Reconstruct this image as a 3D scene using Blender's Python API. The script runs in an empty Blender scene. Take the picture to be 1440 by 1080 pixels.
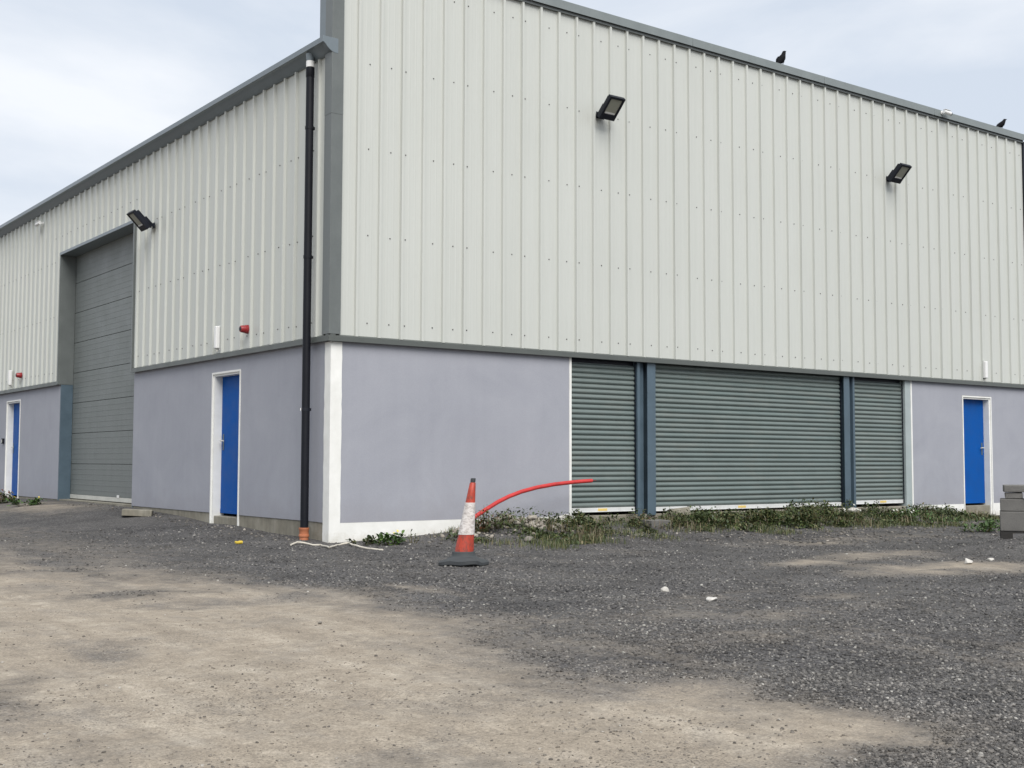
import bpy, bmesh, math, random
import numpy as np
from mathutils import Vector, Matrix
random.seed(7); rng = np.random.default_rng(7)
SC = bpy.context.scene; COL = SC.collection

# ---------------------------------------------------------------- camera
CX, CY, CZ = -7.3754, -13.8184, 1.05
YAW, PITCH, ROLL, FPX = 0.63776, 0.063748, 0.002916, 1722.83      # focal in pixels of a 1440-wide frame
F = Vector((math.sin(YAW)*math.cos(PITCH), math.cos(YAW)*math.cos(PITCH), math.sin(PITCH)))
R0 = Vector((math.cos(YAW), -math.sin(YAW), 0)); U0 = R0.cross(F)
RR = R0*math.cos(ROLL) + U0*math.sin(ROLL); UU = -R0*math.sin(ROLL) + U0*math.cos(ROLL)
cam = bpy.data.cameras.new('camera'); co = bpy.data.objects.new('camera', cam); COL.objects.link(co)
co.matrix_world = Matrix(((RR.x, UU.x, -F.x, CX), (RR.y, UU.y, -F.y, CY), (RR.z, UU.z, -F.z, CZ), (0, 0, 0, 1)))
cam.sensor_width = 36; cam.lens = FPX/1440*36; cam.clip_end = 2000; cam.clip_start = .05
SC.camera = co

# ---------------------------------------------------------------- sky and sun (bright overcast)
SUN_EL, SUN_AZ = math.radians(46), math.radians(-159)               # azimuth of the sun, from +Y towards +X
w = bpy.data.worlds.new('World'); SC.world = w; w.use_nodes = True
nt = w.node_tree; nt.nodes.clear(); N = nt.nodes.new; L = nt.links.new
out = N('ShaderNodeOutputWorld'); bg = N('ShaderNodeBackground'); L(bg.outputs[0], out.inputs[0])
sky = N('ShaderNodeTexSky'); sky.sky_type = 'NISHITA'; sky.sun_disc = False
sky.sun_elevation = SUN_EL; sky.sun_rotation = SUN_AZ; sky.dust_density = 2.0
tc = N('ShaderNodeTexCoord'); mp = N('ShaderNodeMapping'); mp.inputs['Scale'].default_value = (1.6, 1.6, 5.0)
mp.inputs['Location'].default_value = (.35, 1.1, .2)
L(tc.outputs['Generated'], mp.inputs[0])
nz = N('ShaderNodeTexNoise'); nz.inputs['Scale'].default_value = 1.5; nz.inputs['Detail'].default_value = 7; nz.inputs['Roughness'].default_value = .52
nz.inputs['Distortion'].default_value = .3
L(mp.outputs[0], nz.inputs['Vector'])
cr = N('ShaderNodeValToRGB'); e = cr.color_ramp.elements
e[0].position = .36; e[0].color = (6.2, 6.85, 7.8, 1)                # thinner, bluer cloud
e[1].position = .62; e[1].color = (8.7, 8.95, 9.35, 1)                # thick white cloud
L(nz.outputs['Fac'], cr.inputs[0])
mx = N('ShaderNodeMix'); mx.data_type = 'RGBA'; mx.inputs['Factor'].default_value = .92
L(sky.outputs[0], mx.inputs[6]); L(cr.outputs[0], mx.inputs[7])
L(mx.outputs[2], bg.inputs[0]); bg.inputs[1].default_value = .086
sun = bpy.data.lights.new('sun', 'SUN'); so = bpy.data.objects.new('sun', sun); COL.objects.link(so)
sun.energy = 2.6; sun.angle = math.radians(42); sun.color = (1, .965, .92)
sd = Vector((math.sin(SUN_AZ)*math.cos(SUN_EL), math.cos(SUN_AZ)*math.cos(SUN_EL), math.sin(SUN_EL)))
so.rotation_euler = sd.to_track_quat('Z', 'Y').to_euler(); so.location = sd*40
vs = SC.view_settings; vs.view_transform = 'Standard'; vs.look = 'None'; vs.exposure = 0.41; vs.gamma = 1; vs.use_curve_mapping = False

# ---------------------------------------------------------------- picture helpers: where a sight line of the survey meets a plane
def ray(u, v): return F + RR*((u-720)/FPX) + UU*((540-v)/FPX)
def at_depth(u, v, D):
    d = ray(u, v); return Vector((CX, CY, CZ)) + d*D
def at_z(u, v, z):
    d = ray(u, v); return Vector((CX, CY, CZ)) + d*((z-CZ)/d.z)
def at_y(u, v, y):
    d = ray(u, v); return Vector((CX, CY, CZ)) + d*((y-CY)/d.y)

# ---------------------------------------------------------------- node helpers
def mat(name, base=(.5, .5, .5), rough=.6, metal=0, spec=.5):
    m = bpy.data.materials.new(name); m.use_nodes = True
    b = m.node_tree.nodes['Principled BSDF']
    b.inputs['Base Color'].default_value = (*base, 1); b.inputs['Roughness'].default_value = rough
    b.inputs['Metallic'].default_value = metal; b.inputs['Specular IOR Level'].default_value = spec
    return m
class G:
    """small graph builder on one material"""
    def __init__(s, m): s.m = m; s.t = m.node_tree; s.b = s.t.nodes['Principled BSDF']
    def n(s, t, **k):
        x = s.t.nodes.new(t)
        for a, v in k.items(): setattr(x, a, v)
        return x
    def l(s, a, b): s.t.links.new(a, b)
    def obj(s): return s.n('ShaderNodeTexCoord').outputs['Object']
    def pos(s): return s.n('ShaderNodeNewGeometry').outputs['Position']
    def map(s, v, sc=(1, 1, 1), loc=(0, 0, 0)):
        x = s.n('ShaderNodeMapping'); s.l(v, x.inputs[0]); x.inputs['Scale'].default_value = sc; x.inputs['Location'].default_value = loc
        return x.outputs[0]
    def noise(s, v, sc, det=4, rough=.55, dist=0):
        x = s.n('ShaderNodeTexNoise'); s.l(v, x.inputs['Vector']); x.inputs['Scale'].default_value = sc
        x.inputs['Detail'].default_value = det; x.inputs['Roughness'].default_value = rough; x.inputs['Distortion'].default_value = dist
        return x.outputs['Fac']
    def vor(s, v, sc, feat='F1'):
        x = s.n('ShaderNodeTexVoronoi', feature=feat); s.l(v, x.inputs['Vector']); x.inputs['Scale'].default_value = sc
        return x
    def ramp(s, f, *stops):
        x = s.n('ShaderNodeValToRGB'); s.l(f, x.inputs[0]); e = x.color_ramp.elements
        while len(e) < len(stops): e.new(.5)
        for i, (p, c) in enumerate(stops):
            e[i].position = p; e[i].color = (*(c if hasattr(c, '__len__') else (c, c, c)), 1)
        return x.outputs[0]
    def mix(s, f, a, b, blend='MIX'):
        x = s.n('ShaderNodeMix', data_type='RGBA', blend_type=blend)
        for i, v in ((0, f), (6, a), (7, b)):
            if hasattr(v, 'is_linked'): s.l(v, x.inputs[i])
            else: x.inputs[i].default_value = v if i == 0 else ((*v, 1) if hasattr(v, '__len__') else (v, v, v, 1))
        return x.outputs[2]
    def mth(s, op, a, b=0, c=0, clamp=False):
        x = s.n('ShaderNodeMath', operation=op, use_clamp=clamp)
        for i, v in ((0, a), (1, b), (2, c)):
            if hasattr(v, 'is_linked'): s.l(v, x.inputs[i])
            else: x.inputs[i].default_value = v
        return x.outputs[0]
    def z(s, v):
        x = s.n('ShaderNodeSeparateXYZ'); s.l(v, x.inputs[0]); return x.outputs
    def col(s, c): s.l(c, s.b.inputs['Base Color'])
    def rough(s, c): s.l(c, s.b.inputs['Roughness'])
    def bump(s, h, st=.3, d=.01):
        x = s.n('ShaderNodeBump'); s.l(h, x.inputs['Height']); x.inputs['Strength'].default_value = st; x.inputs['Distance'].default_value = d
        s.l(x.outputs[0], s.b.inputs['Normal'])
    def island(s): return s.n('ShaderNodeNewGeometry').outputs['Random Per Island']
    def orand(s): return s.n('ShaderNodeObjectInfo').outputs['Random']

def painted(name, c, rough=.45, var=.12, grime=.0, bump=.06, scale=3.0, metal=0):
    """paint / coated metal with blotches, fine speckle and a little weathering"""
    m = mat(name, c, rough, metal); g = G(m); p = g.pos()
    n1 = g.noise(p, scale, 5, .6); n2 = g.noise(p, scale*14, 3, .6)
    f = g.mth('ADD', g.mth('MULTIPLY', n1, .75), g.mth('MULTIPLY', n2, .25))
    lo = tuple(x*(1-var) for x in c); hi = tuple(min(1, x*(1+var)) for x in c)
    cc = g.ramp(f, (.32, lo), (.68, hi))
    if grime:
        gn = g.ramp(g.noise(g.map(p, (3, 3, .5)), 3.2, 6, .7), (.5, 0.), (.75, 1.))
        cc = g.mix(g.mth('MULTIPLY', gn, grime), cc, tuple(x*.45+.01 for x in c))
    g.col(cc); g.rough(g.ramp(n1, (.3, rough*.8), (.7, min(1, rough*1.2))))
    if bump: g.bump(n2, bump, .004)
    return m

M = {}
# coated steel sheets: pale goosewing grey, faint vertical rain streaks
m = mat('sheet_steel', rough=.42); g = G(m); p = g.pos()
st = g.noise(g.map(p, (9, 9, .22)), 2.2, 6, .65); bl = g.noise(p, .55, 4); fine = g.noise(g.map(p, (40, 40, 1.5)), 2, 3)
f = g.mth('ADD', g.mth('MULTIPLY', st, .5), g.mth('ADD', g.mth('MULTIPLY', bl, .3), g.mth('MULTIPLY', fine, .2)))
c = g.ramp(f, (.3, (.485, .500, .466)), (.5, (.518, .534, .500)), (.72, (.545, .559, .528)))
c = g.mix(g.mth('MULTIPLY', g.orand(), .10), c, (.42, .43, .40))
g.col(c); g.rough(g.ramp(bl, (.3, .36), (.7, .52))); g.bump(bl, .05, .02); M['sheet'] = m
M['drip'] = painted('drip_steel', (.085, .094, .088), .45, .10, .15, .03)
M['flash'] = painted('grey_flashing', (.125, .138, .135), .38, .10, .12, .04)
M['cap'] = painted('grey_capping', (.190, .215, .215), .40, .10, .15, .04)
M['gutter'] = painted('grey_gutter', (.150, .180, .200), .36, .10, .12, .04)
M['steel'] = painted('blue_grey_steel', (.072, .108, .138), .42, .14, .15, .05)
M['sect'] = painted('dark_sectional', (.150, .165, .160), .5, .09, .25, .04, 2.2)
M['alu'] = painted('aluminium_rail', (.50, .50, .46), .45, .12, .25, .04)
M['slat'] = painted('green_grey_slat', (.132, .166, .160), .36, .08, .15, .03)
g = G(M['slat']); c0 = g.b.inputs['Base Color'].links[0].from_socket
c1 = g.mix(g.mth('MULTIPLY', g.orand(), .22), c0, (.20, .215, .20))
c1 = g.mix(g.ramp(g.noise(g.map(g.pos(), (.8, 1, 4)), 2.6, 6, .7), (.52, 0.), (.75, .35)), c1, (.23, .22, .19)); g.col(c1)
M['wbar'] = painted('white_bar', (.62, .63, .62), .45, .08, .3, .03)
M['label'] = painted('yellow_label', (.70, .52, .16), .5, .1, .2, 0)
M['door'] = painted('blue_door', (.001, .074, .31), .55, .10, .06, .03, 4)
M['door'].node_tree.nodes['Principled BSDF'].inputs['Specular IOR Level'].default_value = .15
M['dark'] = painted('dark_metal', (.009, .011, .018), .45, .2, 0, .03)
M['dark'].node_tree.nodes['Principled BSDF'].inputs['Specular IOR Level'].default_value = .3
M['black'] = painted('black_pipe', (.006, .007, .011), .5, .2, .0, .02)
M['black'].node_tree.nodes['Principled BSDF'].inputs['Specular IOR Level'].default_value = .25
M['terra'] = painted('terracotta_socket', (.43, .155, .075), .5, .1, .15, .03)
M['wplastic'] = painted('white_plastic', (.74, .74, .73), .4, .05, .08, .02)
M['red'] = painted('red_duct', (.50, .034, .032), .42, .14, .55, .05, 7)
M['redS'] = painted('red_sounder', (.28, .022, .025), .4, .12, .1, .02)
M['rubber'] = painted('rubber', (.045, .050, .053), .75, .25, .3, .2, 6)
M['screw'] = painted('screw_head', (.085, .085, .08), .5, .1, 0, 0)
M['wood'] = painted('old_wood', (.022, .020, .018), .85, .3, .2, .3, 6)
M['crow'] = painted('crow_feathers', (.006, .006, .008), .85, .3, 0, .1, 30)
M['crow'].node_tree.nodes['Principled BSDF'].inputs['Specular IOR Level'].default_value = .15
M['yflower'] = painted('yellow_petal', (.75, .56, .03), .6, .15, 0, 0, 40)
M['wflower'] = painted('white_petal', (.62, .62, .56), .6, .15, 0, 0, 40)
M['rope'] = painted('white_cable', (.60, .56, .48), .6, .12, .3, .05, 8)
M['can'] = painted('yellow_can', (.55, .40, .04), .35, .2, .2, .05, 20)
M['stem'] = painted('weed_stem', (.10, .085, .03), .7, .25, 0, 0, 20)
M['lens'] = mat('lamp_glass', (.30, .30, .25), .12)
M['lens2'] = mat('dark_lens', (.01, .01, .012), .08)
M['reflect'] = painted('lamp_reflector', (.62, .62, .60), .3, .08, 0, 0)

# lavender-grey painted render
m = mat('lavender_render', rough=.85); g = G(m); p = g.pos()
bl = g.noise(p, 1.1, 6, .62, .6); st = g.noise(g.map(p, (5, 5, .35)), 1.6, 5, .6); fn = g.noise(p, 60, 4, .6); bp = g.noise(p, 9, 5, .6)
f = g.mth('ADD', g.mth('MULTIPLY', bl, .8), g.mth('MULTIPLY', st, .2))
c = g.ramp(f, (.30, (.276, .286, .330)), (.5, (.308, .318, .362)), (.70, (.338, .347, .390)))
sp = g.ramp(g.noise(p, 2.3, 6, .75), (.64, 0.), (.80, .45))
c = g.mix(g.mth('MULTIPLY', sp, .6), c, (.27, .275, .31))
zz = g.z(p)[2]; low = g.ramp(g.mth('ADD', zz, g.mth('MULTIPLY', g.noise(p, 3.5, 5), .8)), (.55, .75), (1.0, 0.))
c = g.mix(low, c, (.27, .27, .30))                                    # splashed dirt at the foot of the wall
c = g.mix(.12, c, g.ramp(fn, (.3, .22), (.7, .42)))
g.col(c); g.bump(g.mth('ADD', bp, g.mth('MULTIPLY', fn, .5)), .22, .006); M['render'] = m
# white masonry paint, scuffed at the bottom
m = mat('white_masonry_paint', rough=.75); g = G(m); p = g.pos()
n1 = g.noise(p, 4, 5, .6); zz = g.z(p)[2]
d = g.ramp(g.mth('ADD', zz, g.mth('MULTIPLY', g.noise(p, 11, 6, .7), .42)), (.22, 1.), (.36, 0.))
c = g.ramp(n1, (.3, (.70, .70, .665)), (.7, (.80, .80, .77)))
ch = g.ramp(g.noise(p, 15, 5, .7), (.66, 0.), (.70, 1.))
c = g.mix(g.mth('MULTIPLY', ch, d), c, (.16, .15, .14)); c = g.mix(g.mth('MULTIPLY', d, .5), c, (.50, .47, .39))
g.col(c); g.bump(g.noise(p, 20, 5), .25, .006); M['white'] = m
# bare concrete footing
m = mat('bare_concrete', rough=.9); g = G(m); p = g.pos()
n1 = g.noise(p, 3, 7, .65); n2 = g.noise(g.map(p, (7, 7, 1)), 2, 5)
c = g.ramp(n1, (.3, (.165, .150, .118)), (.55, (.250, .232, .185)), (.75, (.32, .305, .26)))
c = g.mix(g.ramp(n2, (.45, 0.), (.75, .6)), c, (.13, .125, .10))
g.col(c); g.bump(g.noise(p, 35, 5, .7), .4, .01); M['concrete'] = m
m = mat('grey_block', rough=.92); g = G(m); p = g.pos()
n1 = g.noise(p, 5, 6, .6); n2 = g.noise(p, 90, 4, .7)
c = g.ramp(g.mth('ADD', g.mth('MULTIPLY', n1, .5), g.mth('MULTIPLY', n2, .5)), (.3, (.095, .092, .086)), (.7, (.185, .180, .168)))
c = g.mix(g.mth('MULTIPLY', g.orand(), .3), c, (.11, .105, .10))
g.col(c); g.bump(n2, .6, .008); M['block'] = m
# cone plastics
m = mat('cone_orange', rough=.5); g = G(m); p = g.obj()
n1 = g.noise(p, 9, 6, .65); c = g.ramp(n1, (.3, (.36, .036, .020)), (.7, (.48, .060, .028)))
zz = g.z(p)[2]; dk = g.ramp(g.mth('ADD', zz, g.mth('MULTIPLY', g.noise(p, 24, 6, .7), .35)), (.24, .75), (.36, 0.))
c = g.mix(dk, c, (.20, .035, .02)); sc = g.ramp(g.noise(g.map(p, (3, 3, 1)), 17, 5, .7), (.48, 0.), (.62, .85)); c = g.mix(sc, c, (.15, .045, .032))
g.col(c); g.bump(n1, .1, .004); M['orange'] = m
m = mat('cone_sleeve', rough=.55); g = G(m); p = g.obj()
n1 = g.noise(p, 14, 7, .7); c = g.ramp(n1, (.35, (.42, .38, .35)), (.5, (.62, .58, .55)), (.65, (.70, .67, .64)))
sc = g.ramp(g.noise(g.map(p, (1, 1, 2)), 26, 6, .75), (.48, 0.), (.64, .8)); c = g.mix(sc, c, (.27, .23, .21))
g.col(c); M['sleeve'] = m
# stones and rubble
def stone_mat(name, stops, sc=25):
    m = mat(name, rough=.9); g = G(m); p = g.pos(); isl = g.island()
    c = g.ramp(isl, *stops); n = g.noise(p, sc, 5, .65)
    c = g.mix(.55, c, g.ramp(n, (.3, .45), (.7, 1.35)), 'MULTIPLY')
    g.col(c); g.bump(n, .4, .006); return m, g, c
M['pale'] = stone_mat('pale_limestone', [(0, (.42, .40, .36)), (1, (.60, .58, .54))])[0]
M['rubble'] = stone_mat('rubble_stone', [(0, (.06, .058, .056)), (.6, (.135, .125, .112)), (.93, (.22, .20, .175)), (1, (.40, .37, .33))])[0]
def gravel_mat():
    m = mat('loose_gravel', rough=.88); g = G(m); p = g.pos(); isl = g.island()
    dark = g.ramp(isl, (0, (.028, .028, .029)), (.45, (.076, .074, .072)), (.80, (.140, .134, .127)), (.97, (.215, .205, .19)), (.995, (.36, .35, .32)))
    brown = g.ramp(isl, (0, (.085, .075, .064)), (.45, (.17, .148, .122)), (.95, (.27, .235, .195)), (.99, (.40, .38, .34)))
    a = g.n('ShaderNodeAttribute', attribute_name='dust')
    film = g.ramp(g.noise(g.map(p, (1, 1, 1), (3, 7, 0)), .75, 7, .68), (.45, 0.), (.78, .45))
    dark = g.mix(.9, dark, g.ramp(g.noise(p, 1.3, 6, .6), (.3, .68), (.7, 1.38)), 'MULTIPLY')
    dark = g.mix(film, dark, (.150, .138, .120))
    c = g.mix(a.outputs['Fac'], dark, brown)
    c = g.mix(.5, c, g.ramp(g.noise(p, 160, 3, .6), (.3, .6), (.7, 1.3)), 'MULTIPLY')
    g.col(c); return m
M['gravel'] = gravel_mat()
def leaf_mat(name, *stops):
    m = mat(name, rough=.55); g = G(m)
    c = g.ramp(g.island(), *stops); c = g.mix(.5, c, g.ramp(g.noise(g.pos(), 6, 4), (.3, .6), (.7, 1.25)), 'MULTIPLY')
    g.col(c); g.b.inputs['Subsurface Weight'].default_value = 0
    return m
M['leaf'] = leaf_mat('weed_leaf', (0, (.022, .034, .010)), (.45, (.044, .068, .019)), (.8, (.080, .108, .030)), (1, (.15, .12, .055)))
M['leaf2'] = leaf_mat('bright_leaf', (0, (.030, .062, .014)), (.6, (.055, .110, .024)), (1, (.090, .150, .035)))
M['grass'] = leaf_mat('grass_blade', (0, (.032, .050, .013)), (.5, (.065, .090, .024)), (.8, (.125, .120, .045)), (1, (.22, .18, .095)))
M['dry'] = leaf_mat('dry_stalks', (0, (.10, .075, .04)), (.5, (.18, .14, .085)), (1, (.28, .24, .17)))
M['rusty'] = leaf_mat('rusty_leaf', (0, (.09, .035, .018)), (.6, (.20, .06, .03)), (1, (.10, .09, .03)))

# ---------------------------------------------------------------- mesh helpers
class MB:
    def __init__(s): s.v = []; s.f = []
    def add(s, V, Fc):
        o = len(s.v); s.v += [tuple(x) for x in V]; s.f += [tuple(o+i for i in f) for f in Fc]; return s
    def box(s, x0, x1, y0, y1, z0, z1):
        return s.add([(x0, y0, z0), (x1, y0, z0), (x1, y1, z0), (x0, y1, z0), (x0, y0, z1), (x1, y0, z1), (x1, y1, z1), (x0, y1, z1)],
              [(0, 3, 2, 1), (4, 5, 6, 7), (0, 1, 5, 4), (1, 2, 6, 5), (2, 3, 7, 6), (3, 0, 4, 7)])
    def prism(s, poly, a, b, ax):
        """poly = 2D outline, swept from a to b along axis ax (0 x, 1 y, 2 z)"""
        n = len(poly)
        def P(q, t):
            return (t, q[0], q[1]) if ax == 0 else ((q[0], t, q[1]) if ax == 1 else (q[0], q[1], t))
        V = [P(q, a) for q in poly]+[P(q, b) for q in poly]
        Fc = [(i, (i+1) % n, n+(i+1) % n, n+i) for i in range(n)]+[tuple(range(n-1, -1, -1)), tuple(range(n, 2*n))]
        return s.add(V, Fc)
    def tube(s, pts, rad, seg=12, cap=True, squash=1.0):
        pts = [Vector(p) for p in pts]; n = len(pts)
        if not hasattr(rad, '__len__'): rad = [rad]*n
        V = []; up = None
        for i, p in enumerate(pts):
            t = (pts[min(i+1, n-1)]-pts[max(i-1, 0)]).normalized()
            if up is None:
                up = Vector((0, 0, 1)) if abs(t.z) < .9 else Vector((1, 0, 0))
            a = t.cross(up).normalized(); up = a.cross(t).normalized()
            for k in range(seg):
                q = 2*math.pi*k/seg; V.append(p+(a*math.cos(q)*squash+up*math.sin(q))*rad[i])
        Fc = [(i*seg+k, i*seg+(k+1) % seg, (i+1)*seg+(k+1) % seg, (i+1)*seg+k) for i in range(n-1) for k in range(seg)]
        if cap: Fc += [tuple(range(seg-1, -1, -1)), tuple((n-1)*seg+k for k in range(seg))]
        return s.add(V, Fc)
    def lathe(s, prof, seg=32, c=(0, 0), cap=True):
        V = [(c[0]+r*math.cos(2*math.pi*k/seg), c[1]+r*math.sin(2*math.pi*k/seg), z) for r, z in prof for k in range(seg)]
        n = len(prof)
        Fc = [(i*seg+k, i*seg+(k+1) % seg, (i+1)*seg+(k+1) % seg, (i+1)*seg+k) for i in range(n-1) for k in range(seg)]
        if cap: Fc += [tuple(range(seg-1, -1, -1)), tuple((n-1)*seg+k for k in range(seg))]
        return s.add(V, Fc)
    def mesh(s, name):
        me = bpy.data.meshes.new(name); me.from_pydata(s.v, [], s.f); me.update(); return me
def link(name, me, m, parent=None, smooth=False, bevel=0, loc=None, rz=0, kind=None, label=None):
    if isinstance(me, MB): me = me.mesh(name)
    o = bpy.data.objects.new(name, me); COL.objects.link(o)
    if m is not None and not me.materials: me.materials.append(m)
    if smooth:
        for p in me.polygons: p.use_smooth = True
        me.set_sharp_from_angle(angle=math.radians(40))
    if bevel:
        b = o.modifiers.new('bevel', 'BEVEL'); b.width = bevel; b.segments = 2; b.limit_method = 'ANGLE'
    if parent: o.parent = parent
    if loc is not None: o.location = loc
    if rz: o.rotation_euler = (0, 0, rz)
    if kind: o['kind'] = kind
    if label: o['label'] = label
    return o
def empty(name, loc=(0, 0, 0), label=None, cat=None, group=None, rz=0):
    o = bpy.data.objects.new(name, None); COL.objects.link(o); o.location = loc; o.rotation_euler = (0, 0, rz); o.empty_display_size = .1
    return tag(o, label, cat, group)
def tag(o, label, cat, group=None):
    if label: o['label'] = label
    if cat: o['category'] = cat
    if group: o['group'] = group
    return o
def np_mesh(name, V, Fc, attr=None):
    """V (n,3), Fc (m,k) arrays -> mesh"""
    me = bpy.data.meshes.new(name); k = Fc.shape[1]
    me.vertices.add(len(V)); me.vertices.foreach_set('co', np.ascontiguousarray(V, np.float32).ravel())
    me.loops.add(Fc.size); me.loops.foreach_set('vertex_index', np.ascontiguousarray(Fc, np.int32).ravel())
    me.polygons.add(len(Fc)); me.polygons.foreach_set('loop_start', np.arange(0, Fc.size, k, dtype=np.int32))
    me.update(calc_edges=True)
    if attr is not None:
        a = me.attributes.new('dust', 'FLOAT', 'POINT'); a.data.foreach_set('value', np.ascontiguousarray(attr, np.float32))
    return me
_tab = rng.random((256, 256))
def vnoise(x, y, sc, oct=3):
    """tileable value noise, 0..1"""
    r = 0; amp = 1; tot = 0
    for o in range(oct):
        X = x*sc*2**o+17.3*o; Y = y*sc*2**o+5.1*o
        i = np.floor(X).astype(int); j = np.floor(Y).astype(int); fx = X-i; fy = Y-j
        fx = fx*fx*(3-2*fx); fy = fy*fy*(3-2*fy)
        a = _tab[i % 256, j % 256]; b = _tab[(i+1) % 256, j % 256]; c = _tab[i % 256, (j+1) % 256]; d = _tab[(i+1) % 256, (j+1) % 256]
        r = r+amp*((a*(1-fx)+b*fx)*(1-fy)+(c*(1-fx)+d*fx)*fy); tot += amp; amp *= .5
    return r/tot

# ---------------------------------------------------------------- the ground
MOUND = at_depth(1452, 792, 14.6)
def ground_z(x, y):
    x = np.asarray(x, float); y = np.asarray(y, float)
    hR = np.interp(x, [-.6, 0, 1.46, 2.2, 3.9, 5, 11, 12.3, 13.5, 15, 18], [.015, .02, .085, .13, .13, .15, .16, .13, .045, .03, .03])
    hL = np.interp(y, [-.6, 0, .7, 1.7, 2.8, 3.8, 5, 7.2, 10.5, 14.6, 22], [.015, .03, .065, .075, .125, .12, .19, .25, .27, .22, .22])
    dR = np.maximum(0, -y); dL = np.maximum(0, -x)
    wR = np.exp(-(dR/1.25)**2)*(1/(1+np.exp(-(x+.2)*9)))
    wL = np.exp(-(dL/(1.1+.12*np.maximum(y, 0)))**2)*(1/(1+np.exp(-(y+.2)*9)))
    z = np.maximum(hR*wR, hL*wL)
    z = z+.17*np.exp(-(((x-MOUND.x)**2+(y-MOUND.y)**2)/.75**2))
    z = z+.17*np.exp(-((x-2.5)/.95)**2-((y+.70)/.50)**2)+.08*np.exp(-((x-7.6)/1.9)**2-((y+.55)/.5)**2)
    near = np.exp(-((x-3)**2+(y+3)**2)/30**2)
    amp = near*np.clip(np.minimum(np.hypot(dR, np.maximum(0, -x)), 1), .25, 1)
    z = z+amp*(.050*(vnoise(x, y, .55, 3)-.5)+.020*(vnoise(x+9, y+4, 2.6, 3)-.5)+.009*(vnoise(x+2, y+7, 9, 2)-.5))
    # shallow wheel tracks sweeping round the corner
    for rad in (6.1, 7.7):
        q = np.hypot(x-1.0, y-1.2)-rad
        z = z-.022*np.exp(-(q/.22)**2)*near*(y < 2)
    return z
EDGE = [(-3.3, 14), (-3.2, 4), (-4.0, -.8), (-3.35, -2.9), (-2.95, -4.8), (-2.95, -6.2), (-2.45, -6.95), (-2.9, -8.0), (-3.3, -8.9), (-3.5, -9.6), (-3.75, -10.3), (-3.75, -10.9), (-3.9, -11.6), (-3.9, -20)]
def dust(x, y):
    x = np.asarray(x, float); y = np.asarray(y, float)
    ex = np.interp(-y, [-b for a, b in EDGE], [a for a, b in EDGE])
    d = (ex-x)+3.0*(vnoise(x+40, y, .6, 6)-.5)
    m = np.clip(d/2.6+.47, 0, 1); m = m*m*(3-2*m)
    m = m*(1-.55*np.clip((y+.5)/3.0, 0, 1))
    m = np.maximum(m, .34*np.clip((-1.2-x)/2, 0, 1)*np.clip((y+4)/3, 0, 1))    # the far left thins back to grey gravel
    def blob(cx, cy, rx, ry, a):
        q = ((x-cx)/rx)**2+((y-cy)/ry)**2
        return a*np.exp(-q*1.2)*np.clip(.35+1.5*(vnoise(x*1.3+3, y*1.3+8, 1.6, 4)-.28), 0, 1)
    add = (blob(3.7, -6.4, 1.5, .75, 1.1)+blob(2.9, -5.2, .9, .35, .8)+blob(4.7, -4.9, 1.2, .5, .9)+blob(6.0, -2.9, 1.8, .7, .6)+blob(-.3, -6.9, .8, .25, .4)
           + blob(-1.2, -7.6, .9, .5, .45)+blob(.6, -7.4, .6, .25, .5)+blob(-.9, 9.3, 1.0, 2.4, .8)+blob(-1.6, -8.7, .9, .6, .5)+blob(-.2, -8.0, 1, .3, .35)+blob(-1.1, -10.2, .6, .6, .35)+blob(-3.85, -10.6, 1.0, .55, 1.3)+blob(-4.2, -10.0, .8, .5, .9)+blob(-3.3, -9.7, .5, .3, .5)+.24*np.clip((vnoise(x*2.1+31, y*.4+13, 1.1, 6)-.55)*4, 0, 1)*np.clip((x+4)/2, 0, 1)*np.clip((-y-.5)/2, 0, 1))
    m = m*(1-.42*np.clip((vnoise(x*2.4+7, y*.34+3, 1.2, 6)-.50)*5, 0, 1)*np.clip(1.5-m, .35, 1))
    gaps = 1-.62*np.clip((vnoise(x+11, y+21, 1.0, 6)-.57)*5, 0, 1)    # bare grey gravel showing through the dust
    return np.clip((m*gaps+.85*add)*(1-.95*np.exp(-((x-MOUND.x)**2+(y-MOUND.y)**2)/.95**2)), 0, 1)
def axis(a, b, st, lo, hi):
    q = [lo, lo*.6+a*.4, lo*.3+a*.7, lo*.12+a*.88, lo*.04+a*.96, a-2, a-.8]; r = [b+.8, b+2, hi*.04+b*.96, hi*.12+b*.88, hi*.3+b*.7, hi*.6+b*.4, hi]
    return np.array(q+list(np.arange(a, b, st))+r)
gx = axis(-11, 17, .055, -600, 600); gy = axis(-14.5, 18, .065, -600, 600)
X, Y = np.meshgrid(gx, gy, indexing='ij'); nx, ny = X.shape
V = np.stack([X, Y, ground_z(X, Y)], -1).reshape(-1, 3)
idx = np.arange(nx*ny).reshape(nx, ny)
Fq = np.stack([idx[:-1, :-1], idx[1:, :-1], idx[1:, 1:], idx[:-1, 1:]], -1).reshape(-1, 4)
me = np_mesh('ground', V, Fq, dust(X, Y).ravel()); me.polygons.foreach_set('use_smooth', np.ones(len(Fq), bool))
m = mat('yard_ground', rough=.95, spec=.25); g = G(m); p = g.pos()
a = g.n('ShaderNodeAttribute', attribute_name='dust').outputs['Fac']
v1 = g.vor(p, 62); v2 = g.vor(p, 135); n1 = g.noise(p, 1.3, 6, .6); n2 = g.noise(p, 22, 6, .7); n3 = g.noise(p, 5, 6, .65)
cell = g.z(v1.outputs['Color'])[0]; cell2 = g.z(v2.outputs['Color'])[1]
grav = g.ramp(cell, (0, (.034, .033, .034)), (.55, (.080, .077, .075)), (.88, (.142, .136, .130)), (.97, (.20, .19, .18)), (1, (.30, .29, .27)))
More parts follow.
